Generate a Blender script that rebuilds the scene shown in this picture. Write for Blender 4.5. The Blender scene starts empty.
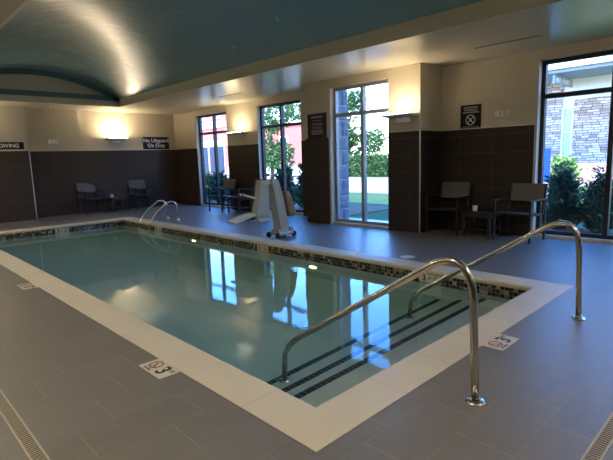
import bpy, bmesh, math, random
from mathutils import Vector, Matrix, Euler
random.seed(7)
SC = bpy.context.scene
COL = SC.collection
PI = math.pi

# ------------------------------------------------------------------ materials
class NB:
    """tiny node-tree helper"""
    def __init__(s, name):
        s.m = bpy.data.materials.new(name); s.m.use_nodes = True
        s.t = s.m.node_tree; s.t.nodes.clear()
        s.out = s.t.nodes.new('ShaderNodeOutputMaterial')
    def n(s, typ, **kw):
        nd = s.t.nodes.new(typ)
        for k, v in kw.items(): setattr(nd, k, v)
        return nd
    def put(s, sock, v):
        if hasattr(v, 'is_output'): s.t.links.new(v, sock)
        elif isinstance(v, (tuple, list)) and len(v) == 3 and sock.type == 'RGBA': sock.default_value = (*v, 1)
        else: sock.default_value = v
    def math(s, op, a, b=None, c=None):
        nd = s.n('ShaderNodeMath', operation=op)
        s.put(nd.inputs[0], a)
        if b is not None: s.put(nd.inputs[1], b)
        if c is not None: s.put(nd.inputs[2], c)
        return nd.outputs[0]
    def coords(s):
        tc = s.n('ShaderNodeTexCoord'); sp = s.n('ShaderNodeSeparateXYZ')
        s.t.links.new(tc.outputs['Object'], sp.inputs[0])
        return sp.outputs[0], sp.outputs[1], sp.outputs[2]
    def vec(s, x, y, z=0.0):
        c = s.n('ShaderNodeCombineXYZ')
        for i, v in enumerate((x, y, z)): s.put(c.inputs[i], v)
        return c.outputs[0]
    def noise(s, vec, scale, detail=3.0, rough=.5):
        nd = s.n('ShaderNodeTexNoise'); nd.inputs['Scale'].default_value = scale
        nd.inputs['Detail'].default_value = detail; nd.inputs['Roughness'].default_value = rough
        if vec is not None: s.put(nd.inputs['Vector'], vec)
        else:
            tc = s.n('ShaderNodeTexCoord'); s.t.links.new(tc.outputs['Object'], nd.inputs['Vector'])
        return nd.outputs['Fac']
    def white(s, vec):
        nd = s.n('ShaderNodeTexWhiteNoise', noise_dimensions='3D'); s.put(nd.inputs['Vector'], vec)
        return nd.outputs['Value']
    def mix(s, fac, a, b, mode='MIX'):
        nd = s.n('ShaderNodeMix', data_type='RGBA', blend_type=mode)
        s.put(nd.inputs[0], fac); s.put(nd.inputs[6], a); s.put(nd.inputs[7], b)
        return nd.outputs[2]
    def ramp(s, fac, stops, const=False):
        nd = s.n('ShaderNodeValToRGB'); cr = nd.color_ramp
        if const: cr.interpolation = 'CONSTANT'
        while len(cr.elements) < len(stops): cr.elements.new(.5)
        for e, (p, c) in zip(cr.elements, stops): e.position = p; e.color = (*c, 1)
        s.put(nd.inputs[0], fac); return nd.outputs[0]
    def bump(s, h, strength=.3, dist=.01):
        nd = s.n('ShaderNodeBump'); nd.inputs['Strength'].default_value = strength
        nd.inputs['Distance'].default_value = dist; s.put(nd.inputs['Height'], h); return nd.outputs[0]
    def bsdf(s, col, rough=.5, metal=0., spec=.5, normal=None, emit=None, estr=0.):
        p = s.n('ShaderNodeBsdfPrincipled')
        s.put(p.inputs['Base Color'], col); s.put(p.inputs['Roughness'], rough)
        s.put(p.inputs['Metallic'], metal); s.put(p.inputs['Specular IOR Level'], spec)
        if normal is not None: s.put(p.inputs['Normal'], normal)
        if emit is not None:
            s.put(p.inputs['Emission Color'], emit); p.inputs['Emission Strength'].default_value = estr
        s.t.links.new(p.outputs[0], s.out.inputs[0]); return p

def mk_plain(name, col, rough=.5, metal=0., spec=.5, var=.08, vscale=12., bump=0.):
    b = NB(name); f = b.noise(None, vscale, 3)
    lo = tuple(c*(1-var) for c in col); hi = tuple(min(1, c*(1+var)) for c in col)
    c = b.mix(f, lo, hi)
    nrm = b.bump(b.noise(None, vscale*6, 3), bump, .01) if bump else None
    b.bsdf(c, rough, metal, spec, nrm); return b.m

def mk_emit(name, col, strength):
    b = NB(name); b.bsdf((.8, .8, .78), .4, emit=col, estr=strength); return b.m

def line_mask(b, v, pitch, width):
    """1 on a joint line, v in metres"""
    f = b.math('FRACT', b.math('DIVIDE', v, pitch))
    return b.math('LESS_THAN', f, width/pitch)

def mk_floor():
    b = NB('deck_tile'); x, y, z = b.coords()
    R, Lg = .2876, .58
    v = b.math('DIVIDE', b.math('ADD', y, .70+R*60), R)
    row = b.math('FLOOR', v); fv = b.math('FRACT', v)
    off = b.math('MULTIPLY', b.math('MODULO', b.math('ADD', row, 1.0), 3.0), Lg/3)   # rows repeat every third course
    u = b.math('DIVIDE', b.math('SUBTRACT', b.math('ADD', x, .75+Lg*40), off), Lg)
    colm = b.math('FLOOR', u); fu = b.math('FRACT', u)
    g = .0042
    m1 = b.math('LESS_THAN', fv, g/R); m2 = b.math('LESS_THAN', fu, g/Lg)
    joint = b.math('MAXIMUM', b.math('MULTIPLY', m1, .45), b.math('MULTIPLY', m2, .9))
    wn = b.white(b.vec(colm, row, 0.))
    st = b.noise(b.vec(b.math('MULTIPLY', x, 2.2), b.math('MULTIPLY', y, 7.), b.math('MULTIPLY', wn, 30.)), 1.6, 5, .6)
    base = b.mix(st, (.122, .113, .090), (.215, .196, .160))
    base = b.mix(b.math('MULTIPLY', wn, .35), base, (.20, .178, .155))
    c = b.mix(joint, base, (.30, .255, .20))
    h = b.math('SUBTRACT', b.math('MULTIPLY', st, .25), joint)
    r = b.math('ADD', b.math('MULTIPLY', st, .14), .34)
    b.bsdf(c, r, 0., .5, b.bump(h, .18, .004)); return b.m

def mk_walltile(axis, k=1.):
    b = NB('wall_tile_'+axis); x, y, z = b.coords(); u = x if axis == 'x' else y
    j = b.math('MAXIMUM', line_mask(b, b.math('ADD', u, 60.18), .605, .004), line_mask(b, b.math('ADD', z, 30.012), .302, .005))
    wn = b.white(b.vec(b.math('FLOOR', b.math('DIVIDE', b.math('ADD', u, 60.18), .605)), b.math('FLOOR', b.math('DIVIDE', b.math('ADD', z, 30.012), .302)), 0.))
    st = b.noise(b.vec(b.math('MULTIPLY', u, 3.), b.math('MULTIPLY', z, 60.), wn), 1.2, 4, .6)
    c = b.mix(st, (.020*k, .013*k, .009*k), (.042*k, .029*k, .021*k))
    c = b.mix(b.math('MULTIPLY', wn, .25), c, (.05, .036, .027))
    c = b.mix(j, c, (.10, .078, .06))
    h = b.math('SUBTRACT', b.math('MULTIPLY', st, .5), j)
    b.bsdf(c, .45, 0., .25, b.bump(h, .25, .004)); return b.m

def mk_mosaic(axis):
    b = NB('mosaic_'+axis); x, y, z = b.coords(); u = x if axis == 'x' else y
    S = .047
    uu = b.math('DIVIDE', b.math('ADD', u, 20.), S); vv = b.math('DIVIDE', b.math('ADD', z, 10.05), S)
    wn = b.white(b.vec(b.math('FLOOR', uu), b.math('FLOOR', vv), 1.))
    c = b.ramp(wn, [(0, (.008, .008, .008)), (.34, (.04, .03, .022)), (.52, (.19, .15, .10)), (.66, (.09, .095, .07)), (.8, (.33, .28, .2)), (.92, (.02, .018, .016))], True)
    j = b.math('MAXIMUM', b.math('LESS_THAN', b.math('FRACT', uu), .08), b.math('LESS_THAN', b.math('FRACT', vv), .08))
    c = b.mix(j, c, (.28, .26, .22)); b.bsdf(c, .2); return b.m

def mk_nosing():
    b = NB('nosing_tile'); x, y, z = b.coords()
    j = line_mask(b, b.math('ADD', x, 20.), .052, .007)
    wn = b.white(b.vec(b.math('FLOOR', b.math('DIVIDE', b.math('ADD', x, 20.), .052)), 0., 0.))
    c = b.mix(wn, (.004, .005, .006), (.02, .022, .024)); c = b.mix(j, c, (.2, .22, .2)); b.bsdf(c, .3); return b.m

def mk_coping():
    b = NB('coping_stone'); x, y, z = b.coords()
    n = b.noise(None, 1.6, 4, .6); n2 = b.noise(None, 60, 2)
    c = b.mix(n, (.58, .50, .345), (.72, .645, .475)); c = b.mix(b.math('MULTIPLY', n2, .15), c, (.5, .42, .3))
    inx = b.math('MULTIPLY', b.math('GREATER_THAN', x, .31), b.math('LESS_THAN', x, 3.505))
    iny = b.math('MULTIPLY', b.math('GREATER_THAN', y, .31), b.math('LESS_THAN', y, 10.435))
    jx = b.math('MULTIPLY', line_mask(b, b.math('ADD', x, 60.0 - .005), .533, .005), inx)
    jy = b.math('MULTIPLY', line_mask(b, b.math('ADD', y, 60.0 + .198), .602, .005), iny)
    c = b.mix(b.math('MULTIPLY', b.math('MAXIMUM', jx, jy), .55), c, (.33, .27, .19))
    b.bsdf(c, .5, 0., .4, b.bump(n2, .08, .003)); return b.m

def mk_plaster():
    b = NB('pool_plaster'); n = b.noise(None, 3., 4, .6); n2 = b.noise(None, 90., 2)
    c = b.mix(n, (.62, .655, .58), (.72, .74, .66)); c = b.mix(b.math('MULTIPLY', n2, .2), c, (.45, .5, .44))
    b.bsdf(c, .7); return b.m

def mk_water():
    b = NB('pool_water')
    tc = b.n('ShaderNodeTexCoord'); mp = b.n('ShaderNodeMapping'); b.t.links.new(tc.outputs['Object'], mp.inputs[0])
    n1 = b.noise(mp.outputs[0], 1.8, 2, .5); n2 = b.noise(mp.outputs[0], 20., 2, .5)
    h = b.math('ADD', b.math('MULTIPLY', n1, .6), b.math('MULTIPLY', n2, .15))
    nrm = b.bump(h, .10, .02)
    g = b.n('ShaderNodeBsdfGlass'); g.inputs['IOR'].default_value = 1.333; g.inputs['Roughness'].default_value = 0.
    b.put(g.inputs['Color'], (.97, 1., .99)); b.put(g.inputs['Normal'], nrm)
    b.t.links.new(g.outputs[0], b.out.inputs[0])
    va = b.n('ShaderNodeVolumeAbsorption'); va.inputs['Color'].default_value = (.22, .78, .80, 1); va.inputs['Density'].default_value = .32
    b.t.links.new(va.outputs[0], b.out.inputs['Volume'])
    return b.m

def mk_glass():
    b = NB('window_glass')
    tr = b.n('ShaderNodeBsdfTransparent'); b.put(tr.inputs[0], (.93, .96, .97))
    gl = b.n('ShaderNodeBsdfGlossy'); gl.inputs['Roughness'].default_value = .02
    lw = b.n('ShaderNodeLayerWeight'); lw.inputs[0].default_value = .5
    fr = b.math('ADD', b.math('MULTIPLY', b.math('POWER', lw.outputs[1], 5.), .9), .05)
    mx = b.n('ShaderNodeMixShader'); b.t.links.new(fr, mx.inputs[0])
    b.t.links.new(tr.outputs[0], mx.inputs[1]); b.t.links.new(gl.outputs[0], mx.inputs[2])
    b.t.links.new(mx.outputs[0], b.out.inputs[0]); return b.m

def mk_stone(name, lo, hi, mortar, bw, bh, axis):
    b = NB(name); x, y, z = b.coords(); u = x if axis == 'x' else y
    nz = b.noise(b.vec(u, z, 0.), 2.5, 2)
    zz = b.math('ADD', z, b.math('MULTIPLY', nz, .10))
    row = b.math('FLOOR', b.math('DIVIDE', b.math('ADD', zz, 10.), bh)); fv = b.math('FRACT', b.math('DIVIDE', b.math('ADD', zz, 10.), bh))
    ro = b.white(b.vec(row, 3., 0.))
    uu = b.math('DIVIDE', b.math('ADD', b.math('ADD', u, 60.), b.math('MULTIPLY', ro, bw*3)), b.math('ADD', bw*.7, b.math('MULTIPLY', ro, bw*.6)))
    fu = b.math('FRACT', uu); cid = b.white(b.vec(b.math('FLOOR', uu), row, 0.))
    j = b.math('MAXIMUM', b.math('LESS_THAN', fv, .16), b.math('LESS_THAN', fu, .05))
    c = b.mix(cid, lo, hi); c = b.mix(b.math('MULTIPLY', b.noise(None, 14., 4), .5), c, tuple(k*.7 for k in lo)); c = b.mix(j, c, mortar)
    h = b.math('ADD', b.math('SUBTRACT', b.math('MULTIPLY', cid, .6), j), b.math('MULTIPLY', b.noise(None, 20., 3), .4))
    b.bsdf(c, .85, 0., .2, b.bump(h, .9, .05)); return b.m

def mk_siding(name, lo, hi):
    b = NB(name); x, y, z = b.coords()
    f = b.math('FRACT', b.math('DIVIDE', b.math('ADD', z, 10.), .2)); n = b.noise(None, 1.2, 3)
    c = b.mix(n, lo, hi); c = b.mix(b.math('MULTIPLY', b.math('LESS_THAN', f, .1), .5), c, tuple(k*.5 for k in lo))
    b.bsdf(c, .7, normal=b.bump(f, .3, .02)); return b.m

def mk_leaf(name, lo, hi, rough=.5):
    b = NB(name)
    oi = b.n('ShaderNodeNewGeometry')
    c = b.mix(oi.outputs['Random Per Island'], lo, hi)
    p = b.n('ShaderNodeBsdfPrincipled'); b.put(p.inputs['Base Color'], c); p.inputs['Roughness'].default_value = rough
    tl = b.n('ShaderNodeBsdfTranslucent'); b.put(tl.inputs[0], c)
    mx = b.n('ShaderNodeMixShader'); mx.inputs[0].default_value = .3
    b.t.links.new(p.outputs[0], mx.inputs[1]); b.t.links.new(tl.outputs[0], mx.inputs[2]); b.t.links.new(mx.outputs[0], b.out.inputs[0])
    return b.m

def mk_ground(name, stops, scale):
    b = NB(name); f = b.noise(None, scale, 6, .65); f2 = b.noise(None, scale*14, 3)
    ff = b.math('ADD', b.math('MULTIPLY', f, .6), b.math('MULTIPLY', f2, .4))
    b.bsdf(b.ramp(ff, stops), .9, 0., .2, b.bump(f2, .6, .03)); return b.m

def mk_fabric(name, lo, hi):
    b = NB(name); x, y, z = b.coords()
    w = b.math('MULTIPLY', b.math('ADD', b.math('SINE', b.math('MULTIPLY', x, 700.)), b.math('SINE', b.math('MULTIPLY', z, 700.))), .25)
    f = b.math('ADD', b.math('ADD', w, .3), b.math('MULTIPLY', b.noise(None, 30., 3), .4))
    b.bsdf(b.mix(f, lo, hi), .8, 0., .3); return b.m

def mk_brushed(name, col, rough=.28):
    b = NB(name); x, y, z = b.coords()
    n = b.noise(b.vec(b.math('MULTIPLY', x, 90.), b.math('MULTIPLY', y, 90.), b.math('MULTIPLY', z, 90.)), 1., 3)
    b.bsdf(b.mix(n, tuple(c*.9 for c in col), col), b.math('ADD', b.math('MULTIPLY', n, .1), rough-.05), 1.); return b.m

M = {}
M['deck'] = mk_floor()
M['tile_x_lit'] = mk_walltile('x', 1.8); M['tile_y'] = mk_walltile('y'); M['tile_return_shaded'] = mk_walltile('x', .7)  # same tile: lighter colour paints lit end walls, darker the shaded bay returns
M['mosaic_x'] = mk_mosaic('x'); M['mosaic_y'] = mk_mosaic('y')
M['nosing'] = mk_nosing(); M['coping'] = mk_coping(); M['plaster'] = mk_plaster(); M['water'] = mk_water(); M['glass'] = mk_glass()
M['paint'] = mk_plain('wall_paint', (.55, .485, .365), .6, var=.03, vscale=3, bump=.02)
M['soffit'] = mk_plain('soffit_paint', (.56, .50, .39), .26, spec=.6, var=.02, vscale=2)
M['fascia'] = mk_plain('fascia_paint', (.50, .465, .36), .5, var=.02, vscale=2)
def mk_vault():
    b = NB('vault_paint'); x, y, z = b.coords()
    st = b.noise(b.vec(b.math('MULTIPLY', x, 1.2), b.math('MULTIPLY', y, 22.), 0.), 1.4, 4, .6)
    c = b.mix(st, (.18, .32, .325), (.20, .345, .345))
    p = b.bsdf(c, .52, 0., .6, b.bump(st, .02, .004))
    p.inputs['Coat Weight'].default_value = .8; b.put(p.inputs['Coat Roughness'], b.math('ADD', b.math('MULTIPLY', st, .08), .225))
    return b.m
M['vault'] = mk_vault()
M['teal_trim'] = mk_plain('teal_trim_paint', (.075, .16, .165), .4, var=.04)
M['trim_metal'] = mk_brushed('satin_metal_trim', (.62, .6, .55), .4)
M['steel'] = mk_brushed('polished_steel', (.62, .56, .46), .2)
M['chrome'] = mk_brushed('bright_steel', (.8, .79, .76), .15)
M['black_frame'] = mk_plain('black_window_frame', (.012, .012, .014), .4)
M['alu_frame'] = mk_plain('grey_window_frame', (.33, .33, .33), .4, .3)
M['jamb'] = mk_plain('pale_jamb', (.55, .52, .46), .5)
M['chair_metal'] = mk_plain('dark_bronze_metal', (.02, .017, .014), .45, .2)
M['sling'] = mk_fabric('grey_sling_fabric', (.10, .095, .085), (.2, .19, .17))
M['table_dark'] = mk_plain('dark_brown_table', (.022, .016, .012), .4)
M['white'] = mk_plain('white_plastic', (.8, .8, .77), .35, var=.02)
M['lamp_grey'] = mk_plain('sconce_metal', (.42, .43, .42), .35, .4)
M['lamp_glow'] = mk_emit('sconce_glow', (1., .82, .57), 56.)
M['lamp_dim'] = mk_emit('sconce_glow_dim', (1., .82, .56), 27.)
M['fill_glow'] = mk_emit('fill_downlight_glow', (1., .90, .76), 130.)  # glow of the added fill downlights
M['pool_glow'] = mk_emit('pool_lamp_glow', (1., .72, .36), 3.2)
M['sign_black'] = mk_plain('sign_black', (.007, .0065, .006), .5, spec=.25)
M['sign_grey'] = mk_plain('sign_charcoal', (.016, .016, .016), .5, spec=.25)
M['letter'] = mk_plain('white_letter', (.78, .78, .75), .5, var=.01)
M['letter_dim'] = mk_plain('grey_letter', (.30, .29, .26), .5, var=.01)
M['marker'] = mk_plain('marker_tile', (.62, .55, .42), .35, var=.04, vscale=30)
M['ink'] = mk_plain('black_ink', (.012, .012, .012), .4)
M['red_ink'] = mk_plain('dark_red_ink', (.28, .05, .035), .4)
M['lift_white'] = mk_plain('lift_cover', (.44, .43, .38), .55, var=.08, vscale=8, bump=.05)
M['lift_seat'] = mk_plain('lift_seat_grey', (.36, .36, .33), .6, var=.08, vscale=8)
M['lift_cream'] = mk_plain('lift_footrest', (.62, .58, .48), .5)
M['tan'] = mk_plain('tan_strap', (.26, .15, .065), .7, var=.35, vscale=25)
M['rubber'] = mk_plain('black_rubber', (.012, .012, .012), .6)
M['drain'] = mk_plain('drain_plastic', (.42, .35, .24), .5)
M['drain_dark'] = mk_plain('drain_dark', (.03, .027, .022), .7)
M['concrete'] = mk_plain('outer_concrete', (.4, .39, .37), .9)
M['stone_x'] = mk_stone('ledge_stone_x', (.34, .25, .24), (.66, .55, .52), (.16, .12, .12), .42, .14, 'x')
M['stone_y'] = mk_stone('ledge_stone_y', (.38, .24, .18), (.90, .69, .56), (.07, .045, .04), .36, .10, 'y')
M['pillar'] = mk_plain('grey_block_stone', (.17, .175, .20), .9, var=.35, vscale=9, bump=.6)
M['red'] = mk_siding('red_siding', (.42, .09, .065), (.55, .14, .10))
M['bwhite'] = mk_plain('white_render', (.75, .74, .72), .7)
M['bdark'] = mk_plain('dark_shopfront_glass', (.02, .035, .055), .6, spec=.2)
M['bgrey'] = mk_plain('blue_grey_soffit', (.28, .32, .40), .7)
M['blue'] = mk_plain('blue_panel', (.008, .06, .42), .5)
M['grass'] = mk_ground('lawn_grass', [(.2, (.015, .045, .012)), (.5, (.035, .085, .025)), (.8, (.075, .135, .04))], 1.5)
M['mulch'] = mk_ground('mulch', [(.25, (.05, .03, .02)), (.7, (.22, .15, .09))], 6)
M['road'] = mk_ground('pale_road', [(.2, (.20, .18, .155)), (.8, (.26, .235, .205))], .6)
M['bark'] = mk_plain('bark', (.10, .07, .045), .9, var=.4, vscale=20, bump=.5)
M['leaf_dark'] = mk_leaf('dark_leaf', (.008, .030, .020), (.035, .095, .045))
M['leaf_mid'] = mk_leaf('mid_leaf', (.022, .07, .018), (.09, .18, .04))
M['leaf_light'] = mk_leaf('light_leaf', (.10, .22, .03), (.30, .44, .10))
M['candle'] = mk_plain('white_candle', (.85, .85, .82), .4, var=.02)

# ------------------------------------------------------------------ mesh helper
class MB:
    def __init__(s): s.v = []; s.f = []; s.mi = []
    def add(s, vs, fs, mi=0):
        o = len(s.v); s.v += [tuple(v) for v in vs]; s.f += [tuple(i+o for i in f) for f in fs]; s.mi += [mi]*len(fs); return s
    def box(s, a, b, mi=0, M4=None):
        x0, y0, z0 = a; x1, y1, z1 = b
        vs = [(x0,y0,z0),(x1,y0,z0),(x1,y1,z0),(x0,y1,z0),(x0,y0,z1),(x1,y0,z1),(x1,y1,z1),(x0,y1,z1)]
        if M4 is not None: vs = [M4 @ Vector(v) for v in vs]
        return s.add(vs, [(0,3,2,1),(4,5,6,7),(0,1,5,4),(1,2,6,5),(2,3,7,6),(3,0,4,7)], mi)
    def cbox(s, c, d, mi=0, rot=None):
        h = [k/2 for k in d]
        M4 = Matrix.Translation(c) @ (rot.to_matrix().to_4x4() if rot is not None else Matrix())
        return s.box((-h[0],-h[1],-h[2]), tuple(h), mi, M4)
    def bar(s, p, q, w, h, mi=0, up=(0,0,1)):
        p = Vector(p); q = Vector(q); d = q-p; L = d.length; d.normalize(); up = Vector(up)
        if abs(d.dot(up)) > .99: up = Vector((1,0,0))
        r = d.cross(up).normalized(); u = r.cross(d)
        M4 = Matrix((( r.x,d.x,u.x,p.x),(r.y,d.y,u.y,p.y),(r.z,d.z,u.z,p.z),(0,0,0,1)))
        return s.box((-w/2,0,-h/2),(w/2,L,h/2), mi, M4)
    def tube(s, pts, rad, seg=10, mi=0, caps=True):
        pts = [Vector(p) for p in pts]; n = len(pts)
        rs = rad if isinstance(rad, (list, tuple)) else [rad]*n
        prev = None; base = len(s.v); vs = []
        for i, p in enumerate(pts):
            t = ((pts[min(i+1,n-1)]-p).normalized() + (p-pts[max(i-1,0)]).normalized())
            if t.length < 1e-6: t = Vector((0,0,1))
            t.normalize()
            if prev is None:
                a = Vector((0,0,1)) if abs(t.z) < .9 else Vector((1,0,0)); r = t.cross(a).normalized()
            else: r = (prev - t*prev.dot(t)).normalized()
            prev = r; u = t.cross(r)
            for k in range(seg):
                an = 2*PI*k/seg; vs.append(p + (r*math.cos(an)+u*math.sin(an))*rs[i])
        fs = []
        for i in range(n-1):
            for k in range(seg):
                a = i*seg+k; b = i*seg+(k+1)%seg; fs.append((a, b, b+seg, a+seg))
        if caps: fs.append(tuple(range(seg-1,-1,-1))); fs.append(tuple((n-1)*seg+k for k in range(seg)))
        return s.add(vs, fs, mi)
    def lathe(s, prof, c=(0,0,0), seg=20, mi=0, axis='z'):
        vs = []; n = len(prof)
        for r, z in prof:
            for k in range(seg):
                a = 2*PI*k/seg; p = (r*math.cos(a), r*math.sin(a), z)
                if axis == 'x': p = (p[2], p[0], p[1])
                if axis == 'y': p = (p[0], p[2], p[1])
                vs.append((p[0]+c[0], p[1]+c[1], p[2]+c[2]))
        fs = [(i*seg+k, i*seg+(k+1)%seg, (i+1)*seg+(k+1)%seg, (i+1)*seg+k) for i in range(n-1) for k in range(seg)]
        fs.append(tuple(range(seg-1,-1,-1))); fs.append(tuple((n-1)*seg+k for k in range(seg)))
        return s.add(vs, fs, mi)
    def build(s, name, mats, parent=None, smooth=False, bevel=0., loc=None, fix=True):
        me = bpy.data.meshes.new(name); me.from_pydata(s.v, [], s.f)
        mats = mats if isinstance(mats, (list, tuple)) else [mats]
        for m in mats: me.materials.append(m)
        me.polygons.foreach_set('material_index', s.mi)
        if fix:
            bm = bmesh.new(); bm.from_mesh(me); bmesh.ops.recalc_face_normals(bm, faces=bm.faces); bm.to_mesh(me); bm.free()
        if smooth: me.polygons.foreach_set('use_smooth', [True]*len(me.polygons))
        me.update()
        o = bpy.data.objects.new(name, me); COL.objects.link(o)
        if parent is not None: o.parent = parent
        if loc is not None: o.location = loc
        if bevel:
            bv = o.modifiers.new('bevel', 'BEVEL'); bv.width = bevel; bv.segments = 2; bv.limit_method = 'ANGLE'
        return o

def tag(o, label=None, cat=None, group=None, kind=None):
    if label: o['label'] = label
    if cat: o['category'] = cat
    if group: o['group'] = group
    if kind: o['kind'] = kind
    return o
def thing(name, label, cat, loc=(0,0,0), rz=0., group=None):
    o = bpy.data.objects.new(name, None); COL.objects.link(o); o.empty_display_size = .1
    o.location = loc; o.rotation_euler = (0,0,rz); return tag(o, label, cat, group)
def struct(o, label=None): return tag(o, label, None, None, 'structure')
def copy_tree(o, parent=None):
    c = o.copy(); COL.objects.link(c)
    if parent is not None: c.parent = parent; c.matrix_parent_inverse = o.matrix_parent_inverse.copy()
    for ch in list(o.children): copy_tree(ch, c)
    return c

def text_mesh(body, size, align='CENTER', extrude=.001, space=1.0):
    cu = bpy.data.curves.new('t', 'FONT'); cu.body = body; cu.size = size; cu.align_x = align; cu.align_y = 'CENTER'
    cu.extrude = extrude; cu.space_line = space; cu.offset = size*.022
    o = bpy.data.objects.new('t', cu); COL.objects.link(o)
    dg = bpy.context.evaluated_depsgraph_get(); me = bpy.data.meshes.new_from_object(o.evaluated_get(dg))
    bpy.data.objects.remove(o); return me
def text_part(name, body, size, mat, parent, origin, right, up, **kw):
    """flat lettering standing on a sign; origin/right/up in the parent's own frame"""
    me = text_mesh(body, size, **kw); me.materials.clear(); me.materials.append(mat)
    r = Vector(right); u = Vector(up); n = r.cross(u); og = Vector(origin)
    M4 = Matrix(((r.x,u.x,n.x,og.x),(r.y,u.y,n.y,og.y),(r.z,u.z,n.z,og.z),(0,0,0,1)))
    me.transform(M4); me.name = name
    o = bpy.data.objects.new(name, me); COL.objects.link(o); o.parent = parent; return o
def flat(mb, origin, right, up, pts, t=.001, mi=0):
    """extruded 2-D polygon"""
    r = Vector(right); u = Vector(up); n = r.cross(u); og = Vector(origin); k = len(pts)
    vs = [og+r*a+u*b for a, b in pts] + [og+r*a+u*b+n*t for a, b in pts]
    fs = [tuple(range(k-1,-1,-1)), tuple(range(k,2*k))] + [(i,(i+1)%k,(i+1)%k+k,i+k) for i in range(k)]
    mb.add(vs, fs, mi)
def ring2d(mb, origin, right, up, r0, r1, t=.001, seg=24, mi=0):
    r = Vector(right); u = Vector(up); n = r.cross(u); og = Vector(origin); vs = []
    for rr, off in ((r0,0),(r1,0),(r1,t),(r0,t)):
        for k in range(seg):
            a = 2*PI*k/seg; vs.append(og+r*math.cos(a)*rr+u*math.sin(a)*rr+n*off)
    fs = []
    for q in range(4):
        q2 = (q+1)%4
        for k in range(seg): fs.append((q*seg+k, q*seg+(k+1)%seg, q2*seg+(k+1)%seg, q2*seg+k))
    mb.add(vs, fs, mi)

# ------------------------------------------------------------------ dimensions
CW = .305; PW = 3.816; PL = 10.745          # coping width, pool outer width (x) and length (y)
XW = 6.54; XB = 5.83; YR = 3.126; YB = 6.0  # window wall, bumped-out bay
YF = 13.0; YFL = 12.6; XFL = 2.06           # far wall, protruding left part of it
XL = -2.7; YN = -3.9; HC = 2.958; HT = 4.5; HW = 1.817
TW = 2.8; SILL = .05
WIN = {1:(9.97,11.62), 2:(6.88,8.55), 3:(3.80,5.25), 4:(-.62,1.42), 5:(-3.35,-1.30)}

# ------------------------------------------------------------------ floor, pool
f = MB()
for a, b in (((XL-.3,YN-.3),(0,YF+.3)), ((PW,YN-.3),(XW+.3,YF+.3)), ((0,YN-.3),(PW,0)), ((0,PL),(PW,YF+.3))):
    f.box((a[0],a[1],-.2),(b[0],b[1],0))
struct(f.build('floor', M['deck']), 'grey brown plank tiled pool deck')

def ring_band(mb, inset0, inset1, prof_z0, prof_z1, mi=0):
    pass
c = MB()
# coping: a swept rounded section round the pool opening, mitred at the corners
sec = [(0,0),(CW-.03,.0),(CW-.012,-.004),(CW-.003,-.012),(CW,-.024),(CW-.004,-.038),(CW-.02,-.05),(0,-.05)]
cor = [((0,0),(1,1)),((PW,0),(-1,1)),((PW,PL),(-1,-1)),((0,PL),(1,-1))]
vs = [(p[0]+d[0]*i, p[1]+d[1]*i, z+.004) for p, d in cor for i, z in sec]; k = len(sec)
fs = [(q*k+i, q*k+(i+1)%k, ((q+1)%4)*k+(i+1)%k, ((q+1)%4)*k+i) for q in range(4) for i in range(k)]
c.add(vs, fs); struct(c.build('pool_coping', M['coping']), 'cream stone coping around the pool')

pool = struct(bpy.data.objects.new('pool_basin', None), 'pale plaster pool basin with entry steps'); COL.objects.link(pool)
ZF = -1.06; I0 = CW; I1 = PW-CW; J0 = CW; J1 = PL-CW; ZB = -.205
b = MB()
b.box((I0-.25,J0-.25,ZF-.2),(I1+.25,J1+.25,ZF))
b.box((I0-.25,J0-.25,ZF),(I0,J1+.25,-.047)); b.box((I1,J0-.25,ZF),(I1+.25,J1+.25,-.047))
b.box((I0,J0-.25,ZF),(I1,J0,-.047)); b.box((I0,J1,ZF),(I1,J1+.25,-.047))
b.build('basin', M['plaster'], pool)
steps = [(.835,-.36),(1.12,-.585),(1.41,-.755)]
b = MB(); prev = J0; zb = ZF
for i, (y1, z) in enumerate(steps): b.box((I0,prev,ZF),(I1,y1,z)); prev = y1
b.build('step', M['plaster'], pool)
for y1, z in steps:
    n = MB(); n.box((I0,y1-.055,z-.002),(I1,y1+.004,z+.003)); n.build('step_nosing', M['nosing'], pool)
b = MB(); e = .008
b.box((I0,J0,ZB),(I1,J0+e,-.046)); b.box((I0,J1-e,ZB),(I1,J1,-.046)); o = b.build('tile_band', M['mosaic_x'], pool)
b = MB(); b.box((I0,J0,ZB),(I0+e,J1,-.046)); b.box((I1-e,J0,ZB),(I1,J1,-.046)); b.build('tile_band', M['mosaic_y'], pool)
ZWAT = -.16
w = MB()
w.box((I0-.03,J0-.03,ZF-.03),(I1+.03,J1+.03,ZWAT))
tag(w.build('pool_water', M['water']), 'clear teal water filling the indoor pool', 'water', kind='stuff')

# ------------------------------------------------------------------ walls
def wall_segments(mb, x0, x1, ya, yb, wins, zt=HT, z0=-.2):
    y = ya
    for (a, b2) in sorted(wins):
        mb.box((x0,y,z0),(x1,a,zt)); mb.box((x0,a,TW),(x1,b2,zt)); mb.box((x0,a,z0),(x1,b2,SILL)); y = b2
    mb.box((x0,y,z0),(x1,yb,zt))
T = .22
w = MB()
wall_segments(w, XW, XW+T, YB-.02, YF+.3, [WIN[1],WIN[2]])
wall_segments(w, XB, XB+T, YR, YB, [WIN[3]])
w.box((XB+T,YR,-.2),(XW+T,YR+.12,HT)); w.box((XB+T,YB-.14,-.2),(XW+T,YB-.02,HT))
wall_segments(w, XW, XW+T, YN-.3, YR, [WIN[4],WIN[5]])
ww = struct(w.build('wall_right', M['paint']), 'beige painted window wall above dark tile')
t = MB(); e = .012; zt = HW
for y0, y1 in ((YB,WIN[2][0]),(WIN[2][1],WIN[1][0]),(WIN[1][1],YF)): t.box((XW-e,y0,0),(XW,y1,zt))
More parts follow.
